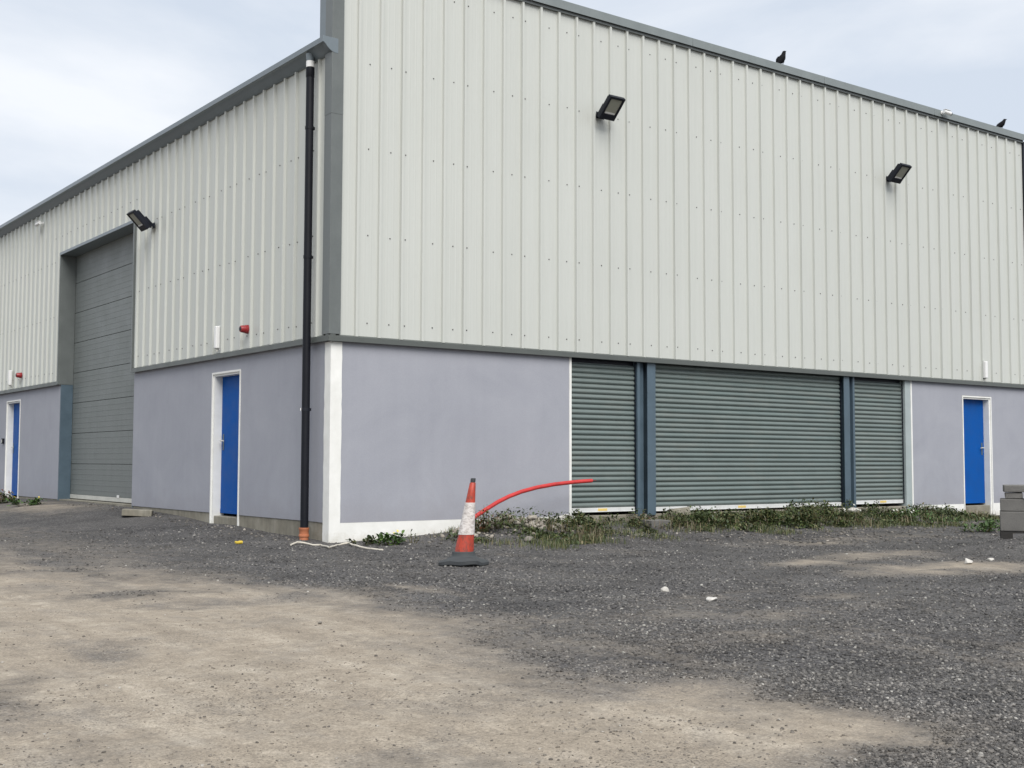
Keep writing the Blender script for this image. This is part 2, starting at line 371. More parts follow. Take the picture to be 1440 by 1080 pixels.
grav2 = g.ramp(cell2, (0, (.034, .033, .035)), (.6, (.072, .070, .071)), (1, (.16, .155, .15)))
grav = g.mix(.45, grav, grav2); grav = g.mix(.9, grav, g.ramp(n1, (.3, .68), (.7, 1.38)), 'MULTIPLY')
strk = g.noise(g.map(p, (2.3, .33, 1)), 1.6, 7, .66)
dst = g.ramp(g.mth('ADD', g.mth('MULTIPLY', n3, .5), g.mth('MULTIPLY', strk, .5)), (.30, (.220, .186, .146)), (.5, (.315, .270, .213)), (.68, (.440, .388, .315)))
dst = g.mix(.6, dst, g.ramp(n2, (.25, .62), (.75, 1.32)), 'MULTIPLY')
dst = g.mix(.9, dst, g.ramp(g.noise(p, 85, 5, .8), (.33, .58), (.67, 1.36)), 'MULTIPLY')
dst = g.mix(g.ramp(g.noise(g.map(p, (1, .7, 1), (5, 2, 0)), 2.6, 8, .72), (.50, 0.), (.72, .55)), dst, (.185, .170, .152))
spk = g.ramp(g.z(v2.outputs['Color'])[0], (.78, 0.), (.84, 1.)); dst = g.mix(g.mth('MULTIPLY', spk, g.ramp(n1, (.42, .08), (.62, .6))), dst, (.095, .085, .075))
f = g.mth('ADD', a, g.mth('MULTIPLY', g.mth('SUBTRACT', g.noise(p, 7, 7, .7), .5), .9))
f = g.ramp(f, (.12, 0.), (.5, .55), (.88, 1.))
film = g.ramp(g.noise(g.map(p, (1, 1, 1), (3, 7, 0)), .75, 7, .68), (.45, 0.), (.78, .5))
grav = g.mix(.85, grav, g.ramp(g.noise(p, 48, 4, .8), (.34, .62), (.66, 1.38)), 'MULTIPLY')
grav = g.mix(film, grav, g.mix(.5, (.150, .138, .120), g.ramp(n2, (.25, .09), (.75, .19))))
g.col(g.mix(f, grav, dst))
h = g.mix(f, g.mth('ADD', v1.outputs['Distance'], g.mth('MULTIPLY', v2.outputs['Distance'], .5)), g.mth('MULTIPLY', n2, .7))
g.bump(h, .8, .012); M['ground'] = m
link('ground', me, m, kind='structure')

# ---------------------------------------------------------------- loose gravel lying on it (real stones, uncountable)
def ico():
    t = (1+5**.5)/2
    v = np.array([(-1, t, 0), (1, t, 0), (-1, -t, 0), (1, -t, 0), (0, -1, t), (0, 1, t), (0, -1, -t), (0, 1, -t), (t, 0, -1), (t, 0, 1), (-t, 0, -1), (-t, 0, 1)])
    f = np.array([(0, 11, 5), (0, 5, 1), (0, 1, 7), (0, 7, 10), (0, 10, 11), (1, 5, 9), (5, 11, 4), (11, 10, 2), (10, 7, 6), (7, 1, 8), (3, 9, 4), (3, 4, 2), (3, 2, 6), (3, 6, 8), (3, 8, 9), (4, 9, 5), (2, 4, 11), (6, 2, 10), (8, 6, 7), (9, 8, 1)])
    return v/np.linalg.norm(v[0]), f
IV, IF = ico()
def rot3(n, tilt=1.0):
    a = rng.random(n)*2*np.pi; b = (rng.random(n)-.5)*np.pi*tilt; c = (rng.random(n)-.5)*np.pi*tilt
    z = np.zeros(n); o = np.ones(n)
    Rz = np.stack([np.cos(a), -np.sin(a), z, np.sin(a), np.cos(a), z, z, z, o], -1).reshape(n, 3, 3)
    Rx = np.stack([o, z, z, z, np.cos(b), -np.sin(b), z, np.sin(b), np.cos(b)], -1).reshape(n, 3, 3)
    Ry = np.stack([np.cos(c), z, np.sin(c), z, o, z, -np.sin(c), z, np.cos(c)], -1).reshape(n, 3, 3)
    return Rz@Rx@Ry
def stones(name, x, y, r, flat=(.55, .85), sink=.35, dz=0, bunch=None):
    n = len(x)
    S = IV[None]*(.62+.70*rng.random((n, 12, 1)))
    S = S*np.stack([np.ones(n), .45+.5*rng.random(n), flat[0]+(flat[1]-flat[0])*rng.random(n)], -1)[:, None]
    S = np.einsum('nij,nvj->nvi', rot3(n, .35), S)*np.asarray(r)[:, None, None]
    z = ground_z(x, y)+np.asarray(r)*flat[0]*(1-np.asarray(sink)*2)+dz
    S = S+np.stack([x, y, z], -1)[:, None]
    return np_mesh(name, S.reshape(-1, 3), (IF[None]+12*np.arange(n)[:, None, None]).reshape(-1, 3), np.repeat(dust(x, y), 12))
def scatter(n, R0_, R1_, ang=.56):
    """points in the yard in front of the building, thinning with distance from the viewpoint"""
    q = rng.random(n); d = 1/(1/R0_+(1/R1_-1/R0_)*q); t = YAW+(rng.random(n)*2-1)*ang
    x = CX+d*np.sin(t); y = CY+d*np.cos(t); ok = ~((x > -.02) & (y > -.02)); return x[ok], y[ok], d[ok]
x, y, d = scatter(300000, 3.4, 19)
dd = dust(x, y); keep = rng.random(len(x)) < np.clip(1.05-1.75*dd, .10, 1)*np.where(dd > .4, np.clip(2.6*(vnoise(x+5, y+2, 1.3, 4)-.28), .15, 1.2), 1)*np.clip(.15+1.9*(vnoise(x, y, 1.7, 5)-.1), .12, 1.3); x, y, d = x[keep], y[keep], d[keep]
dd = dd[keep]; x, y, d, dd = x[:165000], y[:165000], d[:165000], dd[:165000]
r = (.0033+.0085*rng.random(len(x))**2.6)*(1+.05*(d-3.5))*(1-.30*np.clip(dd*1.6, 0, 1))
me = stones('gravel', x, y, r*1.12, (.30, .75), sink=np.where(dd > .4, .42, .20))
link('gravel', me, M['gravel'], kind='stuff')

# ---------------------------------------------------------------- the warehouse
WH = empty('warehouse', (0, 0, 0), 'large warehouse clad in pale grey ribbed steel above a lavender rendered base', 'building')
ZD, ZT = 2.58, 7.70
P = .014                                                               # plinth face
OP = 3.945; OQ = 12.075                                                # shutter bay
DR = (13.70, 14.70); DLn = (2.745, 3.79); DLf = (14.40, 15.55); RO = (7.20, 11.46)
DTOP = 2.372; ZP = .276; WT = .30
# rendered base, front and side
def boxes(name, m_, *bs, bevel=0):
    for q in bs: link(name, MB().box(*q), m_, WH, bevel=bevel)
boxes('plinth_wall', M['render'], (P, OP-.03, P, P+WT, ZP, ZD+.1), (OQ+.03, DR[0], P, P+WT, ZP, ZD+.1), (DR[1], 16.0, P, P+WT, ZP, ZD+.1), (DR[0]+.001, DR[1]-.001, P, P+WT, DTOP, ZD+.1))
boxes('plinth_wall', M['render'], *[(P, P+WT, a, b, ZP+.004, ZD+.1) for a, b in ((P+WT+.002, DLn[0]), (DLn[1], RO[0]-.002), (RO[1]+.052, DLf[0]), (DLf[1], 24))])
boxes('plinth_wall', M['render'], *[(P, P+WT, a+.001, b-.001, DTOP, ZD+.1) for a, b in (DLn, DLf)])
# white painted band at the foot of the front wall; bare concrete footing at the side and below the shutters
boxes('painted_band', M['white'], (.168, OP+.01, P-.006, P+WT-.01, -.4, ZP-.002), (OQ+.02, DR[0]-.001, P-.006, P+WT-.01, -.4, ZP-.002), (DR[1]+.001, 15.995, P-.006, P+WT-.01, -.4, ZP-.002))
boxes('footing', M['concrete'], *[(P+.012, P+WT-.02, a, b, -.4, ZP+.002) for a, b in ((.18, DLn[0]-.001), (DLn[1]+.001, RO[0]-.002), (RO[1]+.052, DLf[0]-.001), (DLf[1]+.001, 24))])
link('footing', MB().box(OP+.012, OQ+.018, P+.012, P+WT-.03, -.4, .268), M['concrete'], WH, bevel=.012)
# white corner strip wrapping the corner, and strips either side of the shutter bay
mb = MB(); n = 30
zs = np.linspace(-.3, ZD-.005, n)
wob = [.006*(random.random()-.5)*2 for _ in zs]
pr = [[(P-.012, .160+.012*(1-(z+.3)/2.9)+wb), (P-.012, P-.012), (.166+wb*.6, P-.012), (.166+wb*.6, P+.01), (P+.01, P+.01), (P+.01, .160+.012*(1-(z+.3)/2.9)+wb)] for z, wb in zip(zs, wob)]
V = [(a, b, z) for z, q in zip(zs, pr) for a, b in q]
Fc = [(i*6+k, i*6+(k+1) % 6, (i+1)*6+(k+1) % 6, (i+1)*6+k) for i in range(n-1) for k in range(6)]+[(5, 4, 3, 2, 1, 0), tuple((n-1)*6+k for k in range(6))]
link('corner_strip', mb.add(V, Fc), M['white'], WH)
link('edge_strip', MB().box(OP-.032, OP+.008, P-.008, P+.15, ZP-.004, ZD+.02), M['white'], WH)
link('edge_strip', MB().box(OQ-.002, OQ+.036, P-.008, P+.15, -.3, ZD+.02), M['white'], WH)
# ---- profiled sheets
RIB_T, RIB_B, RIB_H = .018, .0245, .0375
def sheet_profile():
    pr = []
    for k in range(3):
        c = k/3
        pr += [(c-RIB_T, RIB_H+(.0015 if k == 0 else 0)), (c+RIB_T, RIB_H+(.0015 if k == 0 else 0)), (c+RIB_B, 0)]
        for q in (1/3, 2/3):
            s = c+RIB_B+(1/3-2*RIB_B)*q; pr += [(s-.014, 0), (s-.008, .0012), (s+.008, .0012), (s+.014, 0)]
        pr += [(c+1/3-RIB_B, 0)]
    pr += [(1-RIB_T-.0008, RIB_H)]
    return pr
PROF = sheet_profile()
def clip(pr, a, b):
    xs = [q[0] for q in pr]; hs = [q[1] for q in pr]
    return [(a, float(np.interp(a, xs, hs)))]+[q for q in pr if a < q[0] < b]+[(b, float(np.interp(b, xs, hs)))]
def sheet_mb(pieces, base=.02):
    """pieces: (from, to, z0, z1) along the sheet; outward is -y"""
    mb = MB()
    for a, b, z0, z1 in pieces:
        pr = clip(PROF, a, b) if (a, b) != (None, None) else PROF
        n = len(pr); V = [(x, -(base+h), z) for z in (z0, z1) for x, h in pr]
        mb.add(V, [(i, i+1, n+i+1, n+i) for i in range(n-1)])
    return mb
ROWS = [2.847, 3.986, 5.125, 6.262, 7.40]
def screws_mb(rows, skip=lambda x, z: False, base=.02):
    mb = MB()
    for z in rows:
        for x in (.062, .5, .833):
            if skip(x, z): continue
            xx = x+random.uniform(-.006, .006); zz = z+random.uniform(-.008, .008); r = .0105
            V = [(xx+r*math.cos(k*math.pi/3), -(base+.001), zz+r*math.sin(k*math.pi/3)) for k in range(6)]
            V += [(xx+.6*r*math.cos(k*math.pi/3), -(base+.010), zz+.6*r*math.sin(k*math.pi/3)) for k in range(6)]
            mb.add(V, [(k, (k+1) % 6, 6+(k+1) % 6, 6+k) for k in range(6)]+[tuple(range(6, 12))])
    return mb
ZS0 = 2.655
full = sheet_mb([(None, None, ZS0, 7.685)]).mesh('cladding_sheet'); full.materials.append(M['sheet'])
scr = [screws_mb(ROWS).mesh('fixing_screws') for _ in range(4)]
for q in scr: q.materials.append(M['screw'])
for k in range(16):
    s = link('cladding_sheet', full, None, WH, loc=(.010+k, 0, 0))
    link('fixing_screws', scr[k % 4], None, s, kind='stuff')
zside = 6.36
side = sheet_mb([(None, None, ZS0, zside)]).mesh('cladding_sheet'); side.materials.append(M['sheet'])
scr2 = [screws_mb(ROWS[:3]).mesh('fixing_screws') for _ in range(4)]
for q in scr2: q.materials.append(M['screw'])
for k in range(24):
    yE = -.006+k+1                                                     # local x runs from yE towards the corner
    a0, a1 = yE-RO[1], yE-RO[0]                                        # the opening in local x
    if a1 <= -.016 or a0 >= .98:
        me, sm = side, scr2[k % 4]
    else:
        c0, c1 = max(a0, -.0165), min(a1, .9827); pc = [(None, None, 5.262, zside)]
        if c0 > -.0165: pc.append((-.0165, c0, ZS0, 5.262))
        if c1 < .9827: pc.append((c1, .9827, ZS0, 5.262))
        me = sheet_mb(pc); sm = screws_mb(ROWS[:3]+[5.62], lambda x, z: c0-.02 < x < c1+.02 and z < 5.28 or z > 5.3 and False)
    s = link('cladding_sheet', me, M['sheet'], WH, loc=(0, yE, 0), rz=-math.pi/2)
    link('fixing_screws', sm, M['screw'], s, kind='stuff')
# dark backing behind the rib ends
link('backing_liner', MB().box(.05, 15.95, .02, .10, ZD+.11, 7.66), M['dark'], WH)
boxes('backing_liner', M['dark'], (.02, .10, .12, RO[0]-.052, ZD+.11, 6.34), (.02, .10, RO[1]+.052, 24, ZD+.11, 6.34), (.02, .10, RO[0]-.050, RO[1]+.050, 5.30, 6.34))
# drip flashing above the base
dr = [(P+.02, ZD+.085), (-.030, ZD+.085), (-.058, ZD+.066), (-.060, ZD), (-.052, ZD-.004), (-.050, ZD+.010), (P+.02, ZD+.030)]
link('drip_flashing', MB().prism(dr, -.0605, 16.03, 0), M['drip'], WH)
for a, b in ((-.0595, RO[0]-.055), (RO[1]+.055, 24)): link('drip_flashing', MB().prism([(q[0], q[1]+.0015) for q in dr], a, b, 1), M['drip'], WH)
# corner flashing in two lengths, parapet return, far corner
for z0, z1, e in ((ZS0+.012, 5.575, 0), (5.5, 7.695, .0025)):
    link('corner_flashing', MB().prism([(-.0625-e, .132), (-.0625-e, -.0625-e), (.104, -.0625-e), (.104, -.019), (-.02, -.019), (-.02, .132)], z0, z1, 2), M['flash'], WH, bevel=.004)
link('corner_flashing', MB().box(15.945, 16.06, -.058, .2, ZS0+.012, 7.69), M['dark'], WH)
link('parapet_return', MB().box(-.064, .10, -.0545, .29, 6.33, 7.697), M['gutter'], WH, bevel=.004)
link('parapet_back', MB().box(.205, 15.94, .12, .285, 6.2, 7.69), M['flash'], WH)
# capping along the parapet
for k in range(5):
    a = -.085+k*3.23; b = a+3.228
    link('capping', MB().prism([(-.092, 7.708), (-.098, 7.70), (-.098, 7.832), (.31, 7.850), (.31, 7.70), (.30, 7.70), (.30, 7.76), (-.088, 7.76)][1:], a+.001, b-.001, 0), M['cap'], WH, bevel=.003)
link('capping_shadow_strip', MB().box(-.03, 15.94, -.064, .1, 7.662, 7.74), M['flash'], WH)  # darker grey strip standing in for the shadow gap below the capping
# gutter along the eave with its shaped end
gp = [(-.055, 6.30), (-.075, 6.315), (-.105, 6.345), (-.135, 6.375), (-.165, 6.398), (-.190, 6.408), (-.198, 6.408), (-.198, 6.478), (-.186, 6.478), (-.184, 6.425), (-.150, 6.41), (-.09, 6.37), (-.055, 6.355)]
gp = [(-.02, 6.30)]+gp+[(-.02, 6.355)]
gt = link('gutter', MB().prism(gp, .006, 24, 1), M['gutter'], WH)
link('end_cap', MB().prism([(.02, 6.288), (-.03, 6.290), (-.070, 6.302), (-.105, 6.322), (-.137, 6.350), (-.165, 6.382), (-.192, 6.404), (-.202, 6.404), (-.202, 6.482), (.02, 6.482)], -.068, .004, 1), M['gutter'], gt, bevel=.003)
# roof, plain far walls
mb = MB()
mb.add([(-.12, .29, 6.47), (8, .29, 7.22), (16.1, .29, 6.47), (-.12, 24, 6.47), (8, 24, 7.22), (16.1, 24, 6.47)], [(0, 1, 4, 3), (1, 2, 5, 4)])
link('roof', mb, M['flash'], WH)
boxes('rear_wall', M['sheet'], (15.7, 15.995, .32, 24, -.3, 6.4), (.32, 15.69, 23.7, 24, -.3, 6.4))
# ---- steel columns of the shutter bay
def column(x0, x1, x2, x3, zb):
    """x0-x1 guide strip, x1-x2 dark web, x2-x3 face plate (either order)"""
    mb = MB()
    mb.box(min(x0, x1), max(x0, x1), .022, .20, zb-.02, ZD+.02)
    mb.box(min(x1, x2)+.001, max(x1, x2)-.001, .085, .10, zb, ZD+.02)
    lo, hi = min(x2, x3), max(x2, x3)
    mb.box(lo, hi, -.004, .012, zb-.01, ZD+.015).box(lo+.07, lo+.085, .0125, .20, zb, ZD+.018)
    link('steel_column', mb, M['steel'], WH, bevel=.003)
column(5.262, 5.315, 5.445, 5.615, .26); column(10.462, 10.410, 10.285, 10.135, .24)
link('steel_column', MB().box(11.905, OQ-.004, P-.004, .20, .10, ZD+.02), painted('pale_steel', (.33, .38, .38), .45, .1, .15), WH, bevel=.003)
# ---- roller shutters
PIT = .0765
def slat_mesh(a, b):
    prof = [(-.027*math.sin(t*math.pi)**.8*(1-.25*t), t*PIT*.93) for t in np.linspace(0, 1, 11)]
    prof = [(y-.0, z) for y, z in prof]+[(.006, PIT*.93), (.006, PIT), (.012, PIT), (.012, 0)]
    return MB().prism(prof, a, b, 0).mesh('slat')
def shutter(a, b, z0, lab, yb=.105):
    sh = link('roller_shutter', MB().box(a, b, yb+.013, yb+.03, z0, ZD+.02), M['dark'], WH, label=lab)
    bar = link('bottom_bar', MB().box(a+.004, b-.004, yb-.026, yb+.011, z0, z0+.068).box(a+.004, b-.004, yb-.032, yb-.0265, z0+.004, z0+.014), M['wbar'], sh, bevel=.003)
    sm = slat_mesh(a+.004, b-.004); sm.materials.append(M['slat'])
    for p_ in sm.polygons: p_.use_smooth = True
    sm.set_sharp_from_angle(angle=math.radians(35))
    k = 0; z = z0+.071
    while z+PIT < ZD+.02:
        link('slat', sm, None, sh, loc=(0, yb+random.uniform(-.003, .0025), z)); z += PIT
    for e in (a, b-.012): link('guide_rail', MB().box(e, e+.012, yb-.05, yb-.034, z0, ZD), M['dark'], sh)
    return sh, bar
for a, b, z0, lx, lab in ((OP+.010, 5.259, .312, .62, 'narrow left shutter'), (5.618, 10.132, .300, .62, 'wide middle shutter'), (10.465, 11.902, .318, .53, 'narrow right shutter')):
    sh, bar = shutter(a, b, z0, lab)
    xx = a+(b-a)*(.43 if a < 5 else .42 if a < 8 else .52)
    link('warning_label', MB().box(xx, xx+.18, .105-.029, .105-.0263, z0+.020, z0+.056), M['label'], sh)
link('lintel', MB().box(OP-.02, OQ+.03, .02, .28, ZD+.022, ZD+.108), M['dark'], WH)
# ---- blue personnel doors
def door(o, width, top, rz, handle_right, lab):
    """o = corner of the opening; local x along the wall, outward -y"""
    dp = .135; W_ = width
    d = link('door', MB().box(.05, W_-.05, dp, dp+.045, .272, top-.045), M['door'], WH, bevel=.004, loc=o, rz=rz, label=lab)
    f = MB()
    for a, b in ((-.012, .014), (W_-.014, W_+.012)): f.box(a, b, -.010, .012, .06, top+.014)
    f.box(.0145, W_-.0145, -.010, .012, top-.014, top+.014)
    for a, b in ((.0005, .05), (W_-.05, W_-.0005)): f.box(a, b, .0125, dp+.06, -.1, top-.0005)
    f.box(.0505, W_-.0505, .0125, dp+.06, top-.045, top-.001)
    link('door_frame', f, M['white'], d)
    link('threshold', MB().box(.051, W_-.051, .03, dp+.12, -.3, .235), M['concrete'], d, bevel=.01)
    hx = W_-.13 if handle_right else .13
    link('lock_plate', MB().box(hx-.022, hx+.022, dp-.007, dp-.001, 1.22, 1.46), M['steel'], d, bevel=.002)
    h = MB().tube([(hx, dp-.004, 1.36), (hx, dp-.055, 1.36)], .011, 10).tube([(hx, dp-.052, 1.36), (hx+(-.11 if handle_right else .11), dp-.050, 1.355)], .010, 10)
    link('handle', h, M['alu'], d, smooth=True)
    hx = .052 if handle_right else W_-.052
    for z in (.5, 1.3, 2.1): link('hinge', MB().tube([(hx, dp-.006, z-.05), (hx, dp-.006, z+.05)], .010, 8), M['steel'], d)
    link('kick_rail', MB().box(.06, W_-.06, dp-.006, dp-.0005, .276, .34), M['door'], d)
    return d
door((DR[0]+.02, P, 0), DR[1]-DR[0]-.04, DTOP-.02, 0, True, 'blue door right of the shutters')
door((P, DLn[1]-.02, 0), DLn[1]-DLn[0]-.04, DTOP-.0, -math.pi/2, False, 'blue door left of the downpipe')
door((P, DLf[1]-.02, 0), DLf[1]-DLf[0]-.04, DTOP+.02, -math.pi/2, False, 'blue door far left beyond the tall door')
for a, b in (DR,): link('door_lintel', MB().box(a, b, P+.04, P+WT-.02, DTOP-.02, DTOP-.001), M['white'], WH)
# ---- tall sectional door
SD = link('sectional_door', MB().box(.30, .33, RO[0]-.2, RO[1]+.2, .26, 5.35), M['dark'], WH, label='tall grey sectional door')
ph = .612
for k in range(8):
    z0 = .385+k*ph; z1 = z0+ph-.010
    mb = MB().box(.262, .300, RO[0]-.10, RO[1]+.10, z0, z1)
    for j in range(1, 6):
        zz = z0+ph*j/6; mb.box(.2595, .2615, RO[0]-.099, RO[1]+.099, zz-.012, zz+.012)
    link('door_panel', mb, M['sect'], SD, bevel=.005)
link('bottom_rail', MB().box(.252, .305, RO[0]-.10, RO[1]+.10, .300, .380), M['alu'], SD, bevel=.004)
link('pull_handle', MB().box(.245, .2515, 8.53, 8.65, .375, .425), M['wplastic'], SD)
# jambs: grey flashing above, blue steel below
for y0, y1, in ((RO[1]+.002, RO[1]+.05), (RO[0]-.05, RO[0]-.002)):
    link('door_jamb', MB().box(-.062, .258, y0, y1, ZD+.01, 5.215), M['flash'], WH, bevel=.003)
    link('door_jamb', MB().box(P+.004, .256, min(y0, y1), max(y0, y1), .0, ZD+.006), M['steel'], WH, bevel=.003)
link('door_head', MB().box(-.066, .258, RO[0]-.054, RO[1]+.054, 5.218, 5.275), M['gutter'], WH, bevel=.003)
link('door_sill', MB().box(.03, .60, RO[0]-.0, RO[1]+.0, -.3, .285), M['concrete'], WH)

# ---------------------------------------------------------------- fittings hung on the building
# downpipe
px, py = -.125, .425
DP = empty('downpipe', (px, py, 0), 'black round downpipe beside the building corner standing in an orange socket', 'downpipe')
link('pipe', MB().tube([(0, -.005, .19), (.0, 0, 3), (0, 0, 6.20)], .0525, 20), M['black'], DP, smooth=True)
link('collar', MB().lathe([(.0525, 6.07), (.0565, 6.075), (.0565, 6.20), (.0528, 6.203)], 20), M['black'], DP, smooth=True)
link('spigot', MB().lathe([(.05, 6.204), (.0555, 6.205), (.0555, 6.285), (.05, 6.286)], 20), M['wplastic'], DP, smooth=True)
link('outlet', MB().lathe([(.046, 6.2865), (.050, 6.287), (.062, 6.38), (.05, 6.39)], 20), M['gutter'], DP, smooth=True)
link('socket', MB().lathe([(.050, -.15), (.058, -.15), (.058, .085), (.068, .095), (.068, .115), (.060, .12), (.060, .175), (.068, .185), (.068, .205), (.054, .208)], 24, cap=False), M['terra'], DP, smooth=True)
for z in (1.72, 3.7, 5.4):
    link('pipe_clip', MB().lathe([(.0535, z-.02), (.058, z-.02), (.058, z+.02), (.0535, z+.02)], 16, cap=False).box(.05, .07, -.02, .02, z-.018, z+.018), M['black'] if z > 2 else M['dark'], DP)
link('clip_screw', MB().lathe([(.001, 1.70), (.010, 1.705), (.010, 1.735), (.001, 1.74)], 8, c=(-.052, .03)), M['wplastic'], DP)

# floodlights: local origin on the wall, outward -y
def floodlight(loc, rz, lab):
    t = empty('floodlight', loc, lab, 'floodlight', 'floodlights on the cladding', rz); t.scale = (.92, .92, .92)
    tilt = math.radians(45)
    d = Vector((0, -math.cos(tilt), math.sin(tilt))); nrm = Vector((0, -math.sin(tilt), -math.cos(tilt)))   # long axis of the head, direction it shines
    c = Vector((0, -.325, .075))
    def head(x0, x1, a0, a1, n0, n1):
        V = [c+Vector((x, 0, 0))+d*a+nrm*n_ for n_ in (n0, n1) for x, a in ((x0, a0), (x1, a0), (x1, a1), (x0, a1))]
        return V, [(0, 1, 2, 3), (7, 6, 5, 4), (0, 4, 5, 1), (1, 5, 6, 2), (2, 6, 7, 3), (3, 7, 4, 0)]
    hm = MB().add(*head(-.160, .160, -.205, .205, -.015, .030))
    V, Fc = head(-.125, .125, -.16, .16, -.06, -.0155); hm.add(V, Fc)
    for k in range(7):
        x = -.105+k*.035; hm.add(*head(x-.004, x+.004, -.15, .15, -.085, -.0605))
    link('lamp_head', hm, M['dark'], t, bevel=.006)
    # raised rim round the glass
    rim = MB()
    for q in ((-.160, .160, -.205, -.105), (-.160, .160, .165, .205), (-.160, -.118, -.1045, .1645), (.118, .160, -.1045, .1645)): rim.add(*head(*q, .0305, .052))
    link('lamp_rim', rim, M['dark'], t, bevel=.003)
    link('lamp_glass', MB().add(*head(-.117, .117, -.104, .164, .0305, .040)), M['lens'], t)
    link('reflector', MB().add(*head(-.100, .100, -.102, -.075, .0402, .047)), M['reflect'], t)
    br = MB().box(-.085, .085, -.056, -.052, -.055, .055)
    for s in (-1, 1): br.box(s*.075-.008, s*.075+.008, -.25, -.0565, -.03, .03)
    br.box(-.083, .083, -.262, -.235, -.045, .045)
    link('bracket', br, M['dark'], t, bevel=.003)
    link('gear_box', MB().add(*head(-.09, .09, -.20, -.02, -.125, -.0865)), M['dark'], t, bevel=.006)
    return t
floodlight((4.46, 0, 6.25), 0, 'black floodlight above the left shutter, nearest the building corner on the front')
floodlight((11.43, 0, 6.27), 0, 'smaller looking black floodlight high above the right shutter near the far end')
floodlight((0, 6.26, 5.02), -math.pi/2, 'black floodlight beside the top of the tall sectional door')

def vent_tube(loc, rz, lab):
    t = empty('emergency_light', loc, lab, 'wall light', 'white tube lights above the blue doors', rz)
    link('casing', MB().box(-.042, .042, -.125, -.058, 0, .335), M['wplastic'], t, bevel=.014)
    link('back_plate', MB().box(-.030, .030, -.0575, -.053, -.02, .345), M['wplastic'], t)
    link('cable_gland', MB().tube([(0, -.085, -.045), (0, -.085, -.001)], .016, 10), M['alu'], t)
vent_tube((14.36, 0, 2.72), 0, 'white tube light above the blue door right of the shutters')
vent_tube((0, 3.40, 2.725), -math.pi/2, 'white tube light above the blue door nearest the building corner')
vent_tube((0, 14.95, 2.74), -math.pi/2, 'white tube light above the farthest left blue door')
def sounder(loc, rz, lab):
    t = empty('alarm_sounder', loc, lab, 'alarm', 'red alarm sounders on the side wall', rz)
    link('alarm_body', MB().tube([(0, -.06, 0), (0, -.088, 0), (0, -.09, 0), (0, -.150, 0), (0, -.165, 0)], [.062, .062, .056, .050, .043], 20), M['redS'], t, smooth=True)
    link('alarm_base', MB().tube([(0, -.052, 0), (0, -.0595, 0)], .066, 20), M['redS'], t)
    link('horn', MB().tube([(0, -.1655, 0), (0, -.172, 0)], [.032, .028], 16), M['dark'], t)
sounder((0, 2.40, 2.93), -math.pi/2, 'red alarm sounder near the downpipe')
sounder((0, 14.15, 2.92), -math.pi/2, 'red alarm sounder left of the tall sectional door')
def cctv(loc, rz, lab, flip=1):
    t = empty('security_camera', loc, lab, 'camera', 'white security cameras', rz)
    link('camera_body', MB().tube([(-.10*flip, -.13, 0), (.08*flip, -.15, -.02)], .036, 14), M['wplastic'], t, smooth=True)
    link('camera_lens', MB().tube([(.0805*flip, -.150, -.02), (.098*flip, -.152, -.022)], .034, 14), M['lens2'], t)
    link('mount', MB().tube([(-.05*flip, -.05, .0), (-.05*flip, -.105, .0)], .018, 10).tube([(-.05*flip, -.05, 0), (-.05*flip, -.058, 0)], .04, 14), M['wplastic'], t)
    link('sunshade', MB().box(-.10, .085, -.17, -.11, .037, .042), M['wplastic'], t)
cctv((13.12, -.05, 7.785), 0, 'white security camera on the parapet capping')
cctv((0, 12.85, 6.08), -math.pi/2, 'white security camera under the gutter left of the tall door', -1)
kb = empty('key_switch', (P, 15.72, 1.5), 'small black switch box left of the farthest blue door', 'switch', rz=-math.pi/2)
link('switch_box', MB().box(-.05, .05, -.05, -.002, -.06, .06), M['dark'], kb, bevel=.004)
link('switch_face', MB().box(-.03, .03, -.054, -.0505, -.035, .035), M['alu'], kb)

# crows on the parapet
def crow(loc, rz, pitch, lab, sc=1.0):
    t = empty('crow', loc, lab, 'bird', 'crows on the parapet', rz); t.scale = (sc,)*3
    ca, sa = math.cos(pitch), math.sin(pitch)
    def P_(a, b, y=0): return (a*ca-b*sa, y, .135+a*sa+b*ca)          # local: x forward, tilted up by pitch
    spine = [(-.235, -.012, .004), (-.19, -.006, .018), (-.13, 0, .030), (-.075, .002, .052), (-.01, .0, .066), (.055, .004, .062), (.105, .018, .046), (.135, .032, .039), (.162, .040, .036), (.185, .040, .025), (.200, .036, .013), (.225, .030, .008), (.246, .022, .002)]
    link('body', MB().tube([P_(a, b) for a, b, r in spine], [r for a, b, r in spine], 14, squash=.85), M['crow'], t, smooth=True)
    for s in (-1, 1):
        wg = [(.07, .018, .020, .042), (.03, .022, .034, .054), (-.04, .020, .034, .056), (-.11, .012, .024, .042), (-.19, .0, .010, .022), (-.225, -.004, .003, .012)]
        link('wing', MB().tube([P_(a, b, s*y) for a, b, r, y in wg], [r for a, b, r, y in wg], 10, squash=.45), M['crow'], t, smooth=True)
        leg = MB().tube([P_(-.01, -.05, s*.028), (.0, s*.030, .06), (.012, s*.030, .004)], [.014, .007, .005], 8)
        for q in (-.5, 0, .5): leg.tube([(.012, s*.030, .005), (.012+.04*math.cos(q), s*.030+.04*math.sin(q), .003)], [.004, .002], 6)
        leg.tube([(.012, s*.030, .005), (-.02, s*.030, .003)], [.004, .002], 6)
        link('leg', leg, M['crow'], t)
ZC = 7.836
p1 = at_y(1099, 95, .02); crow((p1.x, .02, ZC), .15, math.radians(44), 'crow standing upright on the parapet, the nearer of the two birds', .98)
p2 = at_y(1408, 184, .02); crow((p2.x, .02, ZC), -.25, math.radians(34), 'crow leaning forward on the parapet at the far right end', .85)

